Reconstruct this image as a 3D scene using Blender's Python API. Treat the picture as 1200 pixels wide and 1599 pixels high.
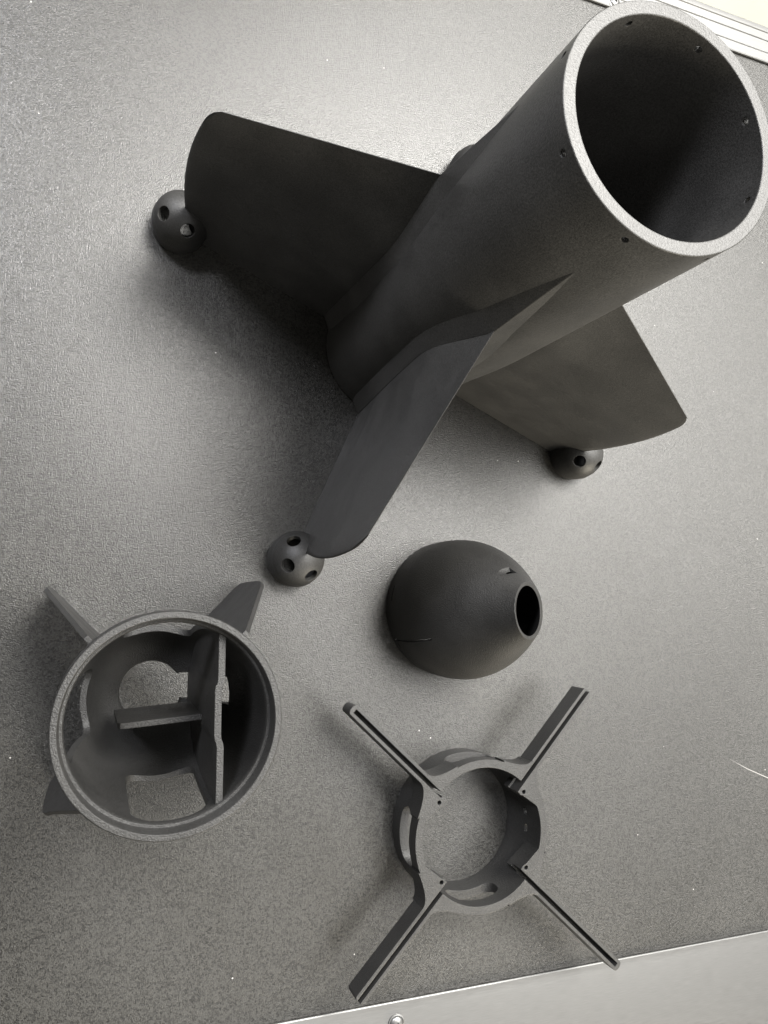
import bpy, bmesh, math, random
from mathutils import Matrix, Vector

# ------------------------------------------------------------------ start clean
for o in list(bpy.data.objects):
    bpy.data.objects.remove(o)
SC = bpy.context.scene
COL = SC.collection
S = 0.40                      # one model unit = camera height above the lid = 0.40 m
PI = math.pi
R = math.radians

# ------------------------------------------------------------------ camera
fpx, na, nb = 1185.8, 0.3915, -0.1001
n = Vector((na, nb, -1.0)).normalized()          # table normal in (right, down, forward)
u = (Vector((1, 0, 0)) - n * n.x).normalized()
v = n.cross(u)
right = Vector((u.x, v.x, n.x)); down = Vector((u.y, v.y, n.y)); fwd = Vector((u.z, v.z, n.z))
cam_d = bpy.data.cameras.new('camera')
cam = bpy.data.objects.new('camera', cam_d); COL.objects.link(cam)
m = Matrix.Identity(4)
for i in range(3):
    m[i][0] = right[i]; m[i][1] = -down[i]; m[i][2] = -fwd[i]
m[2][3] = S
cam.matrix_world = m
cam_d.sensor_fit = 'VERTICAL'; cam_d.sensor_height = 24.0
cam_d.lens = fpx / 1599.0 * 24.0
cam_d.clip_start = 0.02; cam_d.clip_end = 50
SC.camera = cam

# ------------------------------------------------------------------ world, lamps, exposure
w = bpy.data.worlds.new('World'); SC.world = w; w.use_nodes = True
bg = w.node_tree.nodes['Background']
bg.inputs[0].default_value = (1.0, 0.96, 0.87, 1); bg.inputs[1].default_value = 0.23

def area(name, loc, target, sx, sy, power, color):
    d = bpy.data.lights.new(name, 'AREA'); d.shape = 'RECTANGLE'; d.size = sx; d.size_y = sy
    d.energy = power; d.color = color
    o = bpy.data.objects.new(name, d); COL.objects.link(o)
    o.location = loc
    o.rotation_euler = (Vector(target) - Vector(loc)).to_track_quat('-Z', 'Y').to_euler()
    return o
area('ceiling_lamp', (0.80, 1.00, 2.1), (0.15, 0.1, 0), 0.85, 0.85, 92, (1.0, 0.975, 0.93))
area('ceiling_panel', (1.75, 1.0, 2.35), (1.2, 0.6, 0), 3.4, 2.8, 285, (1.0, 0.98, 0.935))
area('far_ceiling_lamp', (-1.1, 1.4, 1.95), (0.1, 0.1, 0), 0.5, 0.5, 62, (0.93, 0.94, 1.0))
area('strip_glow_light', (0.50, -1.45, 2.2), (0.3, -0.3, 0), 0.25, 0.8, 8, (1.0, 0.97, 0.92))  # added light, placed to reflect as a glow in the near strip's left
area('window_light', (1.45, -2.0, 0.50), (0.2, 0.0, 0.06), 1.2, 0.7, 62, (1.0, 0.91, 0.74))
vs = SC.view_settings
vs.view_transform = 'Standard'; vs.look = 'None'; vs.exposure = 0.28; vs.gamma = 1.0; vs.use_curve_mapping = False

# ------------------------------------------------------------------ materials
def new_mat(name):
    mt = bpy.data.materials.new(name); mt.use_nodes = True
    nt = mt.node_tree; return mt, nt, nt.nodes['Principled BSDF']
def node(nt, t, **kw):
    nd = nt.nodes.new(t)
    for k, val in kw.items():
        if k in nd.inputs: nd.inputs[k].default_value = val
        else: setattr(nd, k, val)
    return nd
def ramp(nt, fac, p0, c0, p1, c1):
    r = nt.nodes.new('ShaderNodeValToRGB'); e = r.color_ramp.elements
    e[0].position = p0; e[0].color = c0; e[1].position = p1; e[1].color = c1
    nt.links.new(fac, r.inputs[0]); return r.outputs[0]
g = lambda x: (x, x * 0.985, x * 0.955, 1)

def printed(name, base, grain=1.0, rough=0.5):
    """sintered dark nylon: matt, faintly sparkling powder grain"""
    mt, nt, p = new_mat(name)
    tc = node(nt, 'ShaderNodeTexCoord')
    n1 = node(nt, 'ShaderNodeTexNoise', Scale=1700.0, Detail=2.0, Roughness=0.6)
    n2 = node(nt, 'ShaderNodeTexNoise', Scale=45.0, Detail=3.0)
    nt.links.new(tc.outputs['Object'], n1.inputs['Vector']); nt.links.new(tc.outputs['Object'], n2.inputs['Vector'])
    mx = node(nt, 'ShaderNodeMix', data_type='RGBA', blend_type='MULTIPLY'); mx.inputs[0].default_value = 1.0
    nt.links.new(ramp(nt, n1.outputs[0], 0.32, g(base * 0.65), 0.68, g(base * 1.4)), mx.inputs[6])
    nt.links.new(ramp(nt, n2.outputs[0], 0.3, (0.78, 0.78, 0.78, 1), 0.7, (1.15, 1.15, 1.15, 1)), mx.inputs[7])
    nt.links.new(mx.outputs[2], p.inputs['Base Color'])
    nt.links.new(ramp(nt, n2.outputs[0], 0.3, (rough - 0.05,) * 3 + (1,), 0.72, (rough + 0.08,) * 3 + (1,)), p.inputs['Roughness'])
    p.inputs['Specular IOR Level'].default_value = 0.38
    bp = node(nt, 'ShaderNodeBump', Strength=0.30 * grain, Distance=0.0006)
    nt.links.new(n1.outputs[0], bp.inputs['Height'])
    bv = node(nt, 'ShaderNodeBevel', samples=4); bv.inputs['Radius'].default_value = 0.0005
    nt.links.new(bv.outputs[0], bp.inputs['Normal'])
    nt.links.new(bp.outputs[0], p.inputs['Normal'])
    return mt
M_print = printed('dark_nylon', 0.041, 0.7, 0.40)
M_foot = printed('dark_nylon_feet', 0.024, 0.8, 0.5)
M_grain = printed('dark_nylon_coarse', 0.020, 1.9, 0.46)

def panel_material():
    """black laminate lid, pebbled, with scuffs, dust flecks and one scratch"""
    mt, nt, p = new_mat('black_laminate')
    tc = node(nt, 'ShaderNodeTexCoord'); L = nt.links.new
    n3 = node(nt, 'ShaderNodeTexNoise', Scale=6.0, Detail=3.0, Roughness=0.5)
    ce = node(nt, 'ShaderNodeTexVoronoi', Scale=1150.0, Randomness=1.0)      # pebbled grains
    cs = node(nt, 'ShaderNodeTexNoise', Scale=1500.0, Detail=1.0)
    for nd in (n3, ce, cs): L(tc.outputs['Object'], nd.inputs['Vector'])
    sc_ = node(nt, 'ShaderNodeSeparateColor'); L(ce.outputs['Color'], sc_.inputs[0])
    ad = node(nt, 'ShaderNodeMath', operation='MULTIPLY_ADD'); L(sc_.outputs[0], ad.inputs[0]); ad.inputs[1].default_value = 0.62; L(cs.outputs[0], ad.inputs[2])
    gr = ramp(nt, ad.outputs[0], 0.42, (0.006, 0.0058, 0.0054, 1), 1.15, (0.033, 0.0323, 0.0300, 1))
    # stains and rubbed patches
    st = node(nt, 'ShaderNodeMix', data_type='RGBA', blend_type='MULTIPLY'); st.inputs[0].default_value = 1.0
    L(gr, st.inputs[6]); L(ramp(nt, n3.outputs[0], 0.30, (0.80, 0.79, 0.77, 1), 0.70, (1.10, 1.10, 1.10, 1)), st.inputs[7])
    base = st.outputs[2]
    # dust flecks
    vo = node(nt, 'ShaderNodeTexVoronoi', Scale=140.0, Randomness=1.0); L(tc.outputs['Object'], vo.inputs['Vector'])
    lt = node(nt, 'ShaderNodeMath', operation='LESS_THAN'); L(vo.outputs['Distance'], lt.inputs[0]); lt.inputs[1].default_value = 0.055
    sep = node(nt, 'ShaderNodeSeparateColor'); L(vo.outputs['Color'], sep.inputs[0])
    gt = node(nt, 'ShaderNodeMath', operation='GREATER_THAN'); L(sep.outputs[0], gt.inputs[0]); gt.inputs[1].default_value = 0.965
    mu = node(nt, 'ShaderNodeMath', operation='MULTIPLY'); L(lt.outputs[0], mu.inputs[0]); L(gt.outputs[0], mu.inputs[1])
    mx = node(nt, 'ShaderNodeMix', data_type='RGBA'); L(mu.outputs[0], mx.inputs[0]); L(base, mx.inputs[6])
    mx.inputs[7].default_value = (0.32, 0.315, 0.30, 1)
    L(mx.outputs[2], p.inputs['Base Color'])
    rg = ramp(nt, n3.outputs[0], 0.3, (0.27, 0.27, 0.27, 1), 0.72, (0.36, 0.36, 0.36, 1))
    L(rg, p.inputs['Roughness'])
    bp = node(nt, 'ShaderNodeBump', Strength=0.7, Distance=0.0003)
    L(ad.outputs[0], bp.inputs['Height']); L(bp.outputs[0], p.inputs['Normal'])
    return mt
M_panel = panel_material()

def metal_material():
    mt, nt, p = new_mat('brushed_aluminium'); L = nt.links.new
    tc = node(nt, 'ShaderNodeTexCoord'); mp = node(nt, 'ShaderNodeMapping'); mp.inputs['Scale'].default_value = (120, 3500, 3500)
    n1 = node(nt, 'ShaderNodeTexNoise', Scale=1.0, Detail=3.0)
    L(tc.outputs['Object'], mp.inputs[0]); L(mp.outputs[0], n1.inputs['Vector'])
    L(ramp(nt, n1.outputs[0], 0.3, (0.135, 0.135, 0.133, 1), 0.7, (0.155, 0.155, 0.153, 1)), p.inputs['Base Color'])
    p.inputs['Metallic'].default_value = 0.75
    L(ramp(nt, n1.outputs[0], 0.3, (0.34,) * 3 + (1,), 0.7, (0.42,) * 3 + (1,)), p.inputs['Roughness'])
    return mt
M_alu = metal_material()
def plain(name, col, rough):
    mt, nt, p = new_mat(name)
    tc = node(nt, 'ShaderNodeTexCoord'); n1 = node(nt, 'ShaderNodeTexNoise', Scale=12.0, Detail=4.0)
    nt.links.new(tc.outputs['Object'], n1.inputs['Vector'])
    nt.links.new(ramp(nt, n1.outputs[0], 0.3, tuple(c * 0.93 for c in col) + (1,), 0.7, tuple(col) + (1,)), p.inputs['Base Color'])
    p.inputs['Roughness'].default_value = rough
    return mt
M_floor = plain('cream_floor', (0.22, 0.219, 0.185), 0.5)
M_scratch = plain('bare_scratch', (0.22, 0.215, 0.205), 0.5)

# ------------------------------------------------------------------ mesh helpers (all lengths in model units)
def finish(me, angle=35):
    me.shade_smooth(); me.set_sharp_from_angle(angle=R(angle))
def mesh(name, verts, faces, scale=S, angle=35):
    me = bpy.data.meshes.new(name)
    me.from_pydata([(x * scale, y * scale, z * scale) for x, y, z in verts], [], faces)
    bm = bmesh.new(); bm.from_mesh(me)
    bmesh.ops.remove_doubles(bm, verts=bm.verts, dist=1e-7)
    bmesh.ops.recalc_face_normals(bm, faces=bm.faces)
    bm.to_mesh(me); bm.free(); finish(me, angle); return me
def obj(name, me, mat, parent=None, rotz=0.0, loc=None):
    o = bpy.data.objects.new(name, me); COL.objects.link(o)
    if mat and not me.materials: me.materials.append(mat)
    if parent: o.parent = parent
    o.rotation_euler = (0, 0, rotz)
    if loc: o.location = [c * S for c in loc]
    return o
def thing(name, label, cat, loc=(0, 0, 0), rotz=0.0, group=None):
    o = bpy.data.objects.new(name, None); COL.objects.link(o); o.empty_display_size = 0.02
    o.location = [c * S for c in loc]; o.rotation_euler = (0, 0, rotz)
    o['label'] = label; o['category'] = cat
    if group: o['group'] = group
    return o
def revolve(prof, seg=160):
    """closed (r, z) polygon spun round z: a ring-like solid"""
    V, F = [], []; k = len(prof)
    for i in range(seg):
        a = 2 * PI * i / seg
        for r, z in prof: V.append((r * math.cos(a), r * math.sin(a), z))
    for i in range(seg):
        j = (i + 1) % seg
        for q in range(k):
            p = (q + 1) % k
            F.append((i * k + q, j * k + q, j * k + p, i * k + p))
    return V, F
def extrude(poly, z0, z1):
    k = len(poly)
    V = [(x, y, z0) for x, y in poly] + [(x, y, z1) for x, y in poly]
    F = [tuple(range(k))[::-1], tuple(range(k, 2 * k))] + [(i, (i + 1) % k, k + (i + 1) % k, k + i) for i in range(k)]
    return V, F
def join(*parts):
    V, F = [], []
    for v_, f_ in parts:
        b = len(V); V += v_; F += [tuple(i + b for i in t) for t in f_]
    return V, F
def xf(vf, M):
    return [tuple(M @ Vector(p)) for p in vf[0]], vf[1]
def rot(vf, a): return xf(vf, Matrix.Rotation(a, 4, 'Z'))
def rod(p, d, r, l0, l1, seg=20):
    """cylinder along direction d from p + d*l0 to p + d*l1"""
    poly = [(r * math.cos(2 * PI * i / seg), r * math.sin(2 * PI * i / seg)) for i in range(seg)]
    M = Matrix.Translation(Vector(p)) @ Vector(d).to_track_quat('Z', 'Y').to_matrix().to_4x4()
    return xf(extrude(poly, l0, l1), M)
def rrect(w, h, r, k=5):
    """rounded rectangle outline, centred"""
    P = []
    for cx, cy, a0 in ((w / 2 - r, h / 2 - r, 0), (-w / 2 + r, h / 2 - r, 90), (-w / 2 + r, -h / 2 + r, 180), (w / 2 - r, -h / 2 + r, 270)):
        for i in range(k + 1):
            a = R(a0 + 90 * i / k); P.append((cx + r * math.cos(a), cy + r * math.sin(a)))
    return P
def window(az, z, w, h, r, r0, r1, off=0.0):
    """rounded opening facing az: solid prism from radius r0 to r1"""
    P = rrect(w, h, r)
    M = Matrix.Rotation(az, 4, 'Z') @ Matrix.Translation((0, off, z)) @ Matrix(((0, 0, 1, 0), (1, 0, 0, 0), (0, 1, 0, 0), (0, 0, 0, 1)))
    return xf(extrude(P, r0, r1), M)
def boolean(me, cuts, angle=35):
    """me with each (operation, (verts, faces)) applied"""
    a = bpy.data.objects.new('tmp', me); COL.objects.link(a); tmp = []
    for op, vf in cuts:
        c = bpy.data.objects.new('cut', mesh('cut', *vf)); COL.objects.link(c); tmp.append(c)
        md = a.modifiers.new('b', 'BOOLEAN'); md.operation = op; md.object = c; md.solver = 'EXACT'
    bpy.context.view_layer.update()
    out = bpy.data.meshes.new_from_object(a.evaluated_get(bpy.context.evaluated_depsgraph_get()))
    out.name = me.name
    for c in tmp + [a]: bpy.data.objects.remove(c)
    out.materials.clear()
    finish(out, angle); return out
def interp(x, T):
    if x <= T[0][0]: return T[0][1]
    for (a, b), (c, d) in zip(T, T[1:]):
        if x <= c: return b + (d - b) * (x - a) / (c - a)
    return T[-1][1]
def smooth(T, x):
    """Catmull-Rom through table T"""
    n_ = len(T)
    if x <= T[0][0]: return T[0][1]
    if x >= T[-1][0]: return T[-1][1]
    for i in range(n_ - 1):
        if x <= T[i + 1][0]: break
    x0, y0 = T[i]; x1, y1 = T[i + 1]; h = x1 - x0; t = (x - x0) / h
    def sl(k):
        a, b = max(k - 1, 0), min(k + 1, n_ - 1)
        return (T[b][1] - T[a][1]) / (T[b][0] - T[a][0])
    m0, m1 = sl(i) * h, sl(i + 1) * h
    return (2*t**3 - 3*t**2 + 1) * y0 + (t**3 - 2*t**2 + t) * m0 + (-2*t**3 + 3*t**2) * y1 + (t**3 - t**2) * m1

# ------------------------------------------------------------------ floor and the flight case
fl = obj('floor', mesh('floor', [(-12, -12, -1.5), (12, -12, -1.5), (12, 12, -1.5), (-12, 12, -1.5)], [(0, 1, 2, 3)]), M_floor)
fl['kind'] = 'structure'

ROT = R(-1.1)
case = thing('flight_case', 'black laminate flight case lid with aluminium edge strips under all the parts', 'case', (0, 0, 0), ROT)
Y0, Y1, X0, X1 = -0.542, 1.017, -1.2, 2.4        # laminate between the two strips (case frame)
def box(x0, x1, y0, y1, z0, z1): return extrude([(x0, y0), (x1, y0), (x1, y1), (x0, y1)], z0, z1)
obj('lid_panel', mesh('lid_panel', *box(X0, X1, Y0 - 0.20, Y1 + 0.01, -0.03, 0.0)), M_panel, case)
obj('case_body', mesh('case_body', *box(X0 + 0.004, X1 - 0.004, Y0 - 0.225, Y1 + 0.05, -1.2, -0.031)), M_panel, case)
def strip(name, ys, sign):
    # aluminium angle: profile across the strip, extruded along x; the far one is ribbed, the near one a broad plate
    if sign > 0:
        p = [(0.0, 0.0015), (0.0, 0.0045), (0.0012, 0.0055), (0.014, 0.0055), (0.0152, 0.0068), (0.0185, 0.0068), (0.0197, 0.0053),
             (0.034, 0.0053), (0.0352, 0.0068), (0.0385, 0.0068), (0.0397, 0.0053), (0.048, 0.0053), (0.0490, 0.0068), (0.053, 0.0068),
             (0.0575, 0.0062), (0.061, 0.0025), (0.062, -0.003), (0.062, -0.11), (0.058, -0.11), (0.058, -0.004), (0.052, 0.0015)]
    else:
        p = [(0.0, 0.0015), (0.0, 0.0035), (0.0010, 0.0045), (0.0105, 0.0047), (0.0125, 0.0050), (0.19, 0.0053), (0.195, 0.003),
             (0.196, -0.003), (0.196, -0.11), (0.190, -0.11), (0.190, -0.004), (0.184, 0.0015)]
    V = [(x, ys + sign * d * 1.24, z) for x in (X0, X1) for d, z in p]; k = len(p)
    F = [tuple(range(k)), tuple(range(k, 2 * k))] + [(i, (i + 1) % k, k + (i + 1) % k, k + i) for i in range(k)]
    return obj(name, mesh(name, V, F, angle=20), M_alu, case)
dome = []
for i in range(7):
    a = R(90 * i / 6); dome.append((0.0095 * math.cos(a), 0.0045 * math.sin(a)))
pr = [(0.0, -0.002), (0.0115, -0.002), (0.0115, 0.0008), (0.0098, 0.0012)] + dome[:-1] + [(0.0035, 0.0044), (0.0028, 0.0026), (0.0, 0.0024)]
rivet_me = mesh('rivet', *revolve([(max(r, 1e-5), z) for r, z in pr], 28))
for name, ys, sg, xs in (('edge_strip', Y0, -1, (-0.35, 0.0, 0.416)), ('edge_strip', Y1, 1, (0.40, 0.797, 1.166, 1.55))):
    st = strip(name, ys, sg)
    for x in xs:
        obj('rivet', rivet_me, M_alu, st, loc=(x, ys + sg * (0.0265 if sg < 0 else 0.0095), 0.0055))
# scratch on the laminate, a shallow bare sliver
obj('scratch', mesh('scratch', [(1.008, -0.262, 0.0003), (1.05, -0.2815, 0.0003), (1.10, -0.301, 0.0003), (1.10, -0.3025, 0.0003), (1.05, -0.2826, 0.0003)], [(0, 4, 3, 2, 1)]), M_scratch, case)

# ------------------------------------------------------------------ the tall finned tube
TUBE = thing('rocket_fin_section', 'tall dark grey tube with four broad fins standing on perforated round feet', 'rocket part', (0.3938, 0.3395, 0.0))
FIN_AZ = [155.5, -114.5, -24.5, 65.5]
HT = 0.5828
prof = [(0.0805, 0.006), (0.0925, 0.004)]
body_T = [(0.0, 0.0913), (0.08, 0.0914), (0.15, 0.0917), (0.18, 0.0928), (0.23, 0.0962), (0.26, 0.0975), (0.30, 0.0979), (0.6, 0.0979)]
for i in range(1, 30): z = 0.004 + i * 0.0195; prof.append((smooth(body_T, z), z))
prof += [(0.0979, 0.5775), (0.0979, HT - 0.0006), (0.0973, HT), (0.0876, HT), (0.0870, HT - 0.0006), (0.0870, 0.5775), (0.0870, 0.5675), (0.0870, 0.555), (0.0870, 0.50), (0.0870, 0.40), (0.0870, 0.30), (0.0845, 0.10)]
tube_me = mesh('body_tube', *revolve(prof, 192))
holes = join(*[rod((0, 0, 0.5725), (math.cos(R(-114.5 + 45 * k)), math.sin(R(-114.5 + 45 * k)), 0), 0.0030, 0.075, 0.12, 16) for k in range(8)])
tube = obj('body_tube', boolean(tube_me, [('DIFFERENCE', holes)]), M_print, TUBE)

HALF = [(0.0, 0.06), (0.13, 0.268), (0.26, 0.475), (0.385, 0.672), (0.51, 0.835), (0.635, 0.985), (0.67, 1.0), (0.715, 0.95), (0.77, 0.805), (0.845, 0.545), (0.92, 0.278), (0.985, 0.045), (1.0, 0.012)]
def halfwidth(v): return smooth(HALF, v)     # half thickness scaled to peak 1, v = 0 at the lower edge
TIP = [(0.0, 0.302), (0.10, 0.316), (0.28, 0.3277), (0.49, 0.3347), (0.70, 0.3352), (0.90, 0.3287), (0.96, 0.323), (1.0, 0.3145)]
def fin_mesh():
    nu, nv = 26, 30; r0 = 0.0905; zb = 0.0004
    V, F = [], []; loop = []
    for i in range(nv + 1): loop.append((i / nv, 1))
    for i in range(nv, -1, -1): loop.append((i / nv, -1))
    k = len(loop)
    for iu in range(nu + 1):
        uu = math.sin(PI / 2 * iu / nu) if iu > nu / 2 else math.sin(PI / 2 * iu / nu)
        rl = r0 + (0.3156 - r0) * uu
        zt = 0.390 - 0.532 * (rl - 0.1096)
        T = 0.0050 + 0.0167 * math.exp(-max(0, rl - 0.108) / 0.055)
        T *= math.sqrt(max(0.0, 1 - uu ** 14)) * 0.93 + 0.07
        for vv, s in loop:
            rt = smooth(TIP, vv)
            r = r0 + (rt - r0) * uu
            h = max(T * halfwidth(vv), 0.0013 - 0.0009 * vv)
            V.append((r, s * h, zb + vv * (zt - zb)))
    for iu in range(nu):
        for q in range(k):
            p = (q + 1) % k
            F.append((iu * k + q, iu * k + p, (iu + 1) * k + p, (iu + 1) * k + q))
    F.append(tuple(range(nu * k, nu * k + k)))
    F.append(tuple(range(k))[::-1])
    return mesh('fin', V, F, angle=50)
fin_me = fin_mesh()
SB = [(0.0, 0.0195), (0.05, 0.0228), (0.10, 0.0260), (0.15, 0.0290), (0.20, 0.0322), (0.25, 0.0356), (0.275, 0.0362), (0.30, 0.0352), (0.33, 0.0318), (0.36, 0.0264), (0.385, 0.0216), (0.42, 0.0164), (0.465, 0.0096), (0.518, 0.0002)]
RC = [(0.0, 0.1050), (0.15, 0.1044), (0.25, 0.1036), (0.28, 0.1036), (0.30, 0.1042), (0.33, 0.1060), (0.36, 0.1080), (0.386, 0.1097)]
def fairing_mesh():
    V, F = [], []; zs = [0.0045 + i * (0.517 - 0.0045) / 60 for i in range(61)]
    for z in zs:
        sb = smooth(SB, z); rb = smooth(body_T, z)
        rb_s = math.sqrt(rb * rb - sb * sb)
        if z < 0.386:
            sf = max(0.0217 * halfwidth((z - 0.0004) / 0.3896), 0.0013) + 0.0004; rc = smooth(RC, z)
        else:
            sf = 0.0003; rc = 0.1095 - (0.1095 - 0.0975) * (z - 0.386) / (0.517 - 0.386)
        sf = min(sf, sb * 0.98)
        ri = min(rb_s - 0.002, 0.0885 if z > 0.2 else 0.0855)
        V += [(ri, sb * 0.97, z), (rb_s - 0.0004, sb, z), (rc, sf, z), (rc, -sf, z), (rb_s - 0.0004, -sb, z), (ri, -sb * 0.97, z)]
    k = 6
    for i in range(len(zs) - 1):
        for q in range(k):
            p = (q + 1) % k; F.append((i * k + q, i * k + p, (i + 1) * k + p, (i + 1) * k + q))
    F.append(tuple(range(k))[::-1]); b = (len(zs) - 1) * k; F.append(tuple(range(b, b + k)))
    return mesh('fairing', V, F, angle=18)
fair_me = fairing_mesh()
FR, FZ = 0.0355, 0.029
def foot_mesh(dirs):
    out = [(0.0340, 0.0), (0.0354, 0.004), (0.0365, 0.014), (0.0370, 0.024)]
    for i in range(15): a = R(90 * i / 14); out.append((max(FR * math.cos(a), 1e-5), FZ + FR * math.sin(a)))
    t = 0.006; inn = []
    for i in range(14, -1, -1): a = R(90 * i / 14); inn.append((max((FR - t) * math.cos(a), 1e-5), FZ + (FR - t) * math.sin(a)))
    inn += [(0.0312, 0.014), (0.0295, 0.0)]
    me = mesh('foot', *revolve(out + inn, 64))
    cut = join(*[rod((0, 0, FZ), (math.cos(R(a)) * math.cos(R(e)), math.sin(R(a)) * math.cos(R(e)), math.sin(R(e))), 0.0092, 0.022, 0.07, 24) for a, e in dirs])
    return boolean(me, [('DIFFERENCE', cut)])
FOOT = {155.5: [(-163, 42), (-77, 42), (60, 42)], -114.5: [(118, 44), (-153, 50), (-62, 42)], -24.5: [(-140, 46), (-50, 40), (90, 40)], 65.5: [(0, 45), (120, 45), (240, 45)]}
FOOT_AT = {155.5: (0.326, 0, 0), -114.5: (0.331, 0, 0), -24.5: (0.337, 0.006, 0), 65.5: (0.322, 0, 0)}
for az in FIN_AZ:
    fn = obj('fin', fin_me, M_print, TUBE, R(az))
    obj('fairing', fair_me, M_print, fn)
    obj('foot', foot_mesh([(a - az, e) for a, e in FOOT[az]]), M_foot, fn, loc=FOOT_AT[az])

# ------------------------------------------------------------------ the nose cone
NOSE = thing('rocket_nose_cone', 'dark grey hollow nose cone with a slanted hole at its tip', 'nose cone', (0.4885, -0.0290, 0.0))
nose_T = [(0.0, 0.0958), (0.03, 0.0966), (0.05, 0.0960), (0.07, 0.0935), (0.09, 0.0884), (0.11, 0.0812), (0.13, 0.0722), (0.15, 0.0620), (0.17, 0.0512), (0.19, 0.0405), (0.21, 0.0306), (0.23, 0.0218), (0.25, 0.0150)]
pr = [(0.0945, 0.0), (0.0956, 0.0012)]
for i in range(1, 50): z = 0.0012 + i * 0.005; pr.append((smooth(nose_T, z), z))
pi_ = []
for i in range(49, 0, -1): z = 0.0012 + i * 0.005; pi_.append((smooth(nose_T, z) - 0.0035 - 0.0025 * max(0, 1 - z / 0.2), z - 0.0015))
nose_me = mesh('shell', *revolve(pr + pi_ + [(0.0885, 0.0)], 192))
# slanted cut: everything above z = 0.208 - 0.74 x - 0.1 y
nrm = Vector((0.80, 0.10, 1)).normalized()
M = Matrix.Translation((0, 0, 0.207)) @ nrm.to_track_quat('Z', 'Y').to_matrix().to_4x4()
slab = xf(box(-0.2, 0.2, -0.2, 0.2, 0, 0.3), M)
def on_nose(az, z): r = smooth(nose_T, z); return Vector((r * math.cos(R(az)), r * math.sin(R(az)), z))
dimple = rod(on_nose(94, 0.171) + Vector((0.0, 0.0030, 0.0035)), (1, 0.05, -0.35), 0.0080, -0.014, 0.014, 20)
slit = rot(box(0.07, 0.12, -0.0013, 0.0013, 0.010, 0.105), R(-154))
lip = rot(box(0.0945, 0.12, -0.011, 0.011, 0.018, 0.0215), R(167))
nose_cut = boolean(nose_me, [('DIFFERENCE', slab), ('DIFFERENCE', dimple), ('DIFFERENCE', slit), ('DIFFERENCE', lip)])
obj('shell', nose_cut, M_grain, NOSE)
boss_pr = [(1e-5, 0.0), (0.0075, 0.0), (0.0075, 0.002), (0.0060, 0.0045), (0.0035, 0.0058), (1e-5, 0.0062)]
bo = obj('screw_boss', mesh('screw_boss', *xf(revolve(boss_pr, 24), Matrix.Rotation(R(-148), 4, 'Z') @ Matrix.Translation((0.0912, 0, 0.014)) @ Matrix.Rotation(R(90), 4, 'Y'))), M_grain, NOSE)

# ------------------------------------------------------------------ the finned tail cone, rim up
CONE = thing('rocket_tail_cone', 'upturned round shell with inner bulkhead, cut-out windows and four small fins', 'rocket part', (0.0728, -0.1180, 0.0))
CH = 0.305
wall_T = [(0.078, 0.034), (0.085, 0.045), (0.10, 0.0595), (0.125, 0.0700), (0.15, 0.0765), (0.19, 0.0822), (0.23, 0.0855), (0.28, 0.0872)]
inn = []
for i in range(27): z = 0.079 + i * (0.281 - 0.079) / 26; inn.append((smooth(wall_T, z), z))
inn += [(0.0872, 0.2875), (0.0882, 0.2890), (0.0902, 0.2890), (0.0908, 0.2900), (0.0912, CH - 0.0012), (0.0920, CH), (0.0970, CH), (0.0979, CH - 0.0012)]
outw = [(0.0979, 0.275)]
for i in range(22, -1, -1): z = 0.073 + i * (0.25 - 0.073) / 22; outw.append((smooth(wall_T, z) + 0.0055, z - 0.003))
cone_me = mesh('shell', *revolve(inn + outw + [(0.034, 0.069)], 176))
wins = join(*[window(R(az), (0.280 + zl) / 2, w_, 0.280 - zl, 0.015, 0.05, 0.13, of_) for az, zl, w_, of_ in ((90, 0.128, 0.070, 0.0), (180, 0.122, 0.068, 0.0), (270, 0.152, 0.068, 0.0045))])
key = rrect(0.066, 0.030, 0.0140, 6)
key = extrude([(x + 0.054, y + 0.006) for x, y in key], 0.02, 0.150)
cone_sh = boolean(cone_me, [('DIFFERENCE', wins), ('DIFFERENCE', key)])
shell = obj('shell', cone_sh, M_grain, CONE)
def plate(profile_fn, ys, z_top, thick, dx):
    """upright plate across the shell along y, bottom following the wall"""
    V, F = [], []
    for y in ys:
        zb = profile_fn(y); x = dx(y)
        V += [(x - thick / 2, y, zb), (x + thick / 2, y, zb), (x + thick / 2, y, z_top), (x - thick / 2, y, z_top)]
    for i in range(len(ys) - 1):
        for q in range(4):
            p = (q + 1) % 4; F.append((i * 4 + q, i * 4 + p, i * 4 + 4 + p, i * 4 + 4 + q))
    F.append((0, 1, 2, 3)); b = 4 * (len(ys) - 1); F.append((b + 3, b + 2, b + 1, b))
    return mesh('plate', V, F)
BX = 0.0455
def wall_z(rr):
    for i in range(400):
        z = 0.079 + i * 0.0005
        if smooth(wall_T, z) + 0.002 >= rr: return z
    return 0.27
ys = [-0.0755 + i * (0.151 / 48) for i in range(49)]
def bend(y):
    k = 1 / (1 + math.exp(-(y + 0.021) / 0.0014)); q = 1 / (1 + math.exp((y - 0.030) / 0.0009))
    return BX - 0.0026 * k * q - 0.002 * k * (1 - q) * 0 + 0.0035 * (y > 0.030) * 0
obj('bulkhead', plate(lambda y: wall_z(math.hypot(BX, y)), ys, 0.2865, 0.0062, bend), M_grain, CONE)
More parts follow.
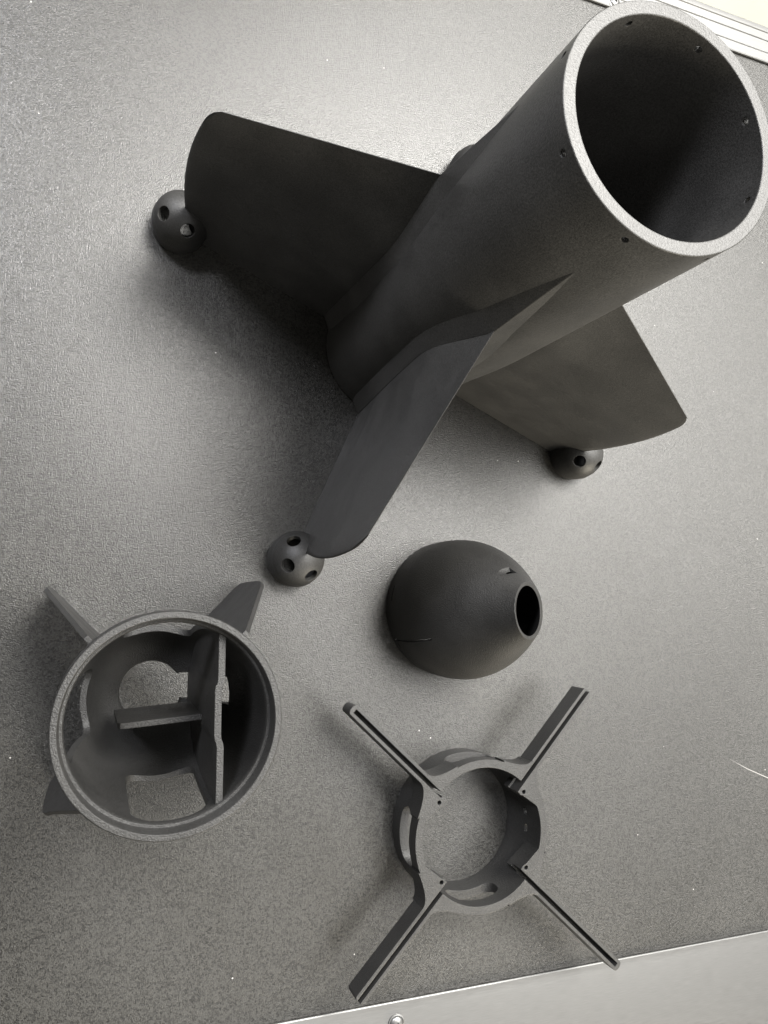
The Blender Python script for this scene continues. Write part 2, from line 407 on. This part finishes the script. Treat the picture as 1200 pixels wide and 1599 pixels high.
# cross plate carried by the bulkhead
P = [(-0.0405, 0.112), (BX - 0.005, 0.112), (BX - 0.005, 0.205), (-0.0330, 0.205), (-0.0375, 0.2030), (-0.0400, 0.1985)]
Vp, Fp = extrude(P, -0.0028, 0.0028)
Mp = Matrix.Translation((0, -0.0135, 0)) @ Matrix.Rotation(R(3.5), 4, 'Z') @ Matrix.Rotation(R(90), 4, 'X')
obj('cross_plate', mesh('cross_plate', *xf((Vp, Fp), Mp)), M_grain, CONE)
def cone_fin(dr):
    inner = [(smooth(wall_T, z) + 0.003, z) for z in (0.088, 0.10, 0.125, 0.15, 0.19, 0.23, 0.272)]
    outp = [(0.104, 0.272), (0.155, 0.158), (0.160, 0.148), (0.165, 0.132), (0.1665, 0.110), (0.1655, 0.055), (0.163, 0.012), (0.158, 0.002), (0.150, 0.0), (0.066, 0.0), (0.058, 0.02)]
    outp = [(r + dr * min(1, max(0, (r - 0.1) / 0.05)), z) for r, z in outp]
    Vf, Ff = extrude(inner + outp, -0.0024, 0.0024)
    return mesh('fin', *xf((Vf, Ff), Matrix.Rotation(R(90), 4, 'X')))
for az, dr in ((47.0, 0.004), (134.0, -0.003), (226.5, -0.013), (316, -0.014)): obj('fin', cone_fin(dr), M_foot, CONE, R(az))

# ------------------------------------------------------------------ the four-armed ring
HUB = thing('arm_ring', 'low dark grey ring with four slotted arms stretching out in a cross', 'rocket part', (0.4994, -0.3257, 0.0))
HH = 0.080; ARM = [136.3, 46.6, -134.9, -43.6]; SIDE = [1, -1, -1, 1]
ring_pr = [(0.0830, 0.0), (0.0968, 0.0), (0.0979, 0.0012), (0.0981, 0.030), (0.0981, HH), (0.0878, HH), (0.0872, 0.030), (0.0830, 0.012)]
ring_me = mesh('ring', *revolve(ring_pr, 176))
cuts = []
for az, sd in zip(ARM, SIDE):
    boss = [(0.0740, 0.0), (0.0740, 0.010 * sd), (0.0755, 0.0125 * sd), (0.0790, 0.0420 * sd), (0.0840, 0.0440 * sd), (0.0880, 0.0400 * sd), (0.0930, 0.022 * sd), (0.0930, 0.0)]
    if sd < 0: boss = boss[::-1]
    cuts.append(('UNION', rot(extrude(boss, 0.046, HH), R(az))))
    web = []
    for i in range(9): t = i / 8; web.append((0.0905 + 0.027 * t, -(0.0355 * (1 - t) ** 1.9 + 0.0072)))
    web = [(0.0890, -0.034)] + web + [(a, -b) for a, b in web[::-1]] + [(0.0890, 0.034)]
    cuts.append(('UNION', rot(extrude(web, 0.046, HH), R(az))))
slots = [rot(box(0.066 if i else 0.0825, 0.14, -0.0029, 0.0029, 0.058, 0.12), R(az)) for i, az in enumerate(ARM)]
scr = [rod((x, y, 0), (0, 0, 1), 0.0028, 0.060, 0.12, 16) for x, y in ((-0.0641, 0.0492), (0.0623, 0.0509), (0.0637, -0.0475), (-0.0618, -0.0500))]
cuts.append(('DIFFERENCE', join(*slots))); cuts.append(('DIFFERENCE', join(*scr)))
wn = [window(R(az), 0.043, 0.074, 0.032, 0.013, 0.07, 0.12) for az in (90, 180, 270)]
wn += [window(R(az), 0.043, w_, 0.008, 0.0035, 0.07, 0.12) for az, w_ in ((9, 0.010), (-6.5, 0.012))]
cuts.append(('DIFFERENCE', join(*wn)))
obj('ring', boolean(ring_me, cuts), M_grain, HUB)
for i, az in enumerate(ARM):
    hw, sw, r0, r1 = 0.0071, 0.0029, 0.1176, (0.255, 0.249, 0.247, 0.290)[i]
    bz = 0.0505
    # U-shaped arm, slot open on top; the tip is rounded
    tip = [(r1 - hw * 0.6 + hw * 0.6 * math.cos(a), hw * math.sin(a)) for a in [R(-90 + 180 * q / 8) for q in range(9)]]
    ame = mesh('arm', *extrude([(r0, -hw)] + tip + [(r0, hw)], bz, HH))
    se = (r1 - 0.006, r1 + 0.01, r1 + 0.01, 0.284)[i]
    ame = boolean(ame, [('DIFFERENCE', box(r0 - 0.01, se, -sw, sw, 0.058, 0.12))])
    obj('arm', ame, M_foot, HUB, R(az))

for o in bpy.data.objects:
    if o.type == 'MESH' and o.data.users > 1 and not o.data.materials: o.data.materials.append(M_print)
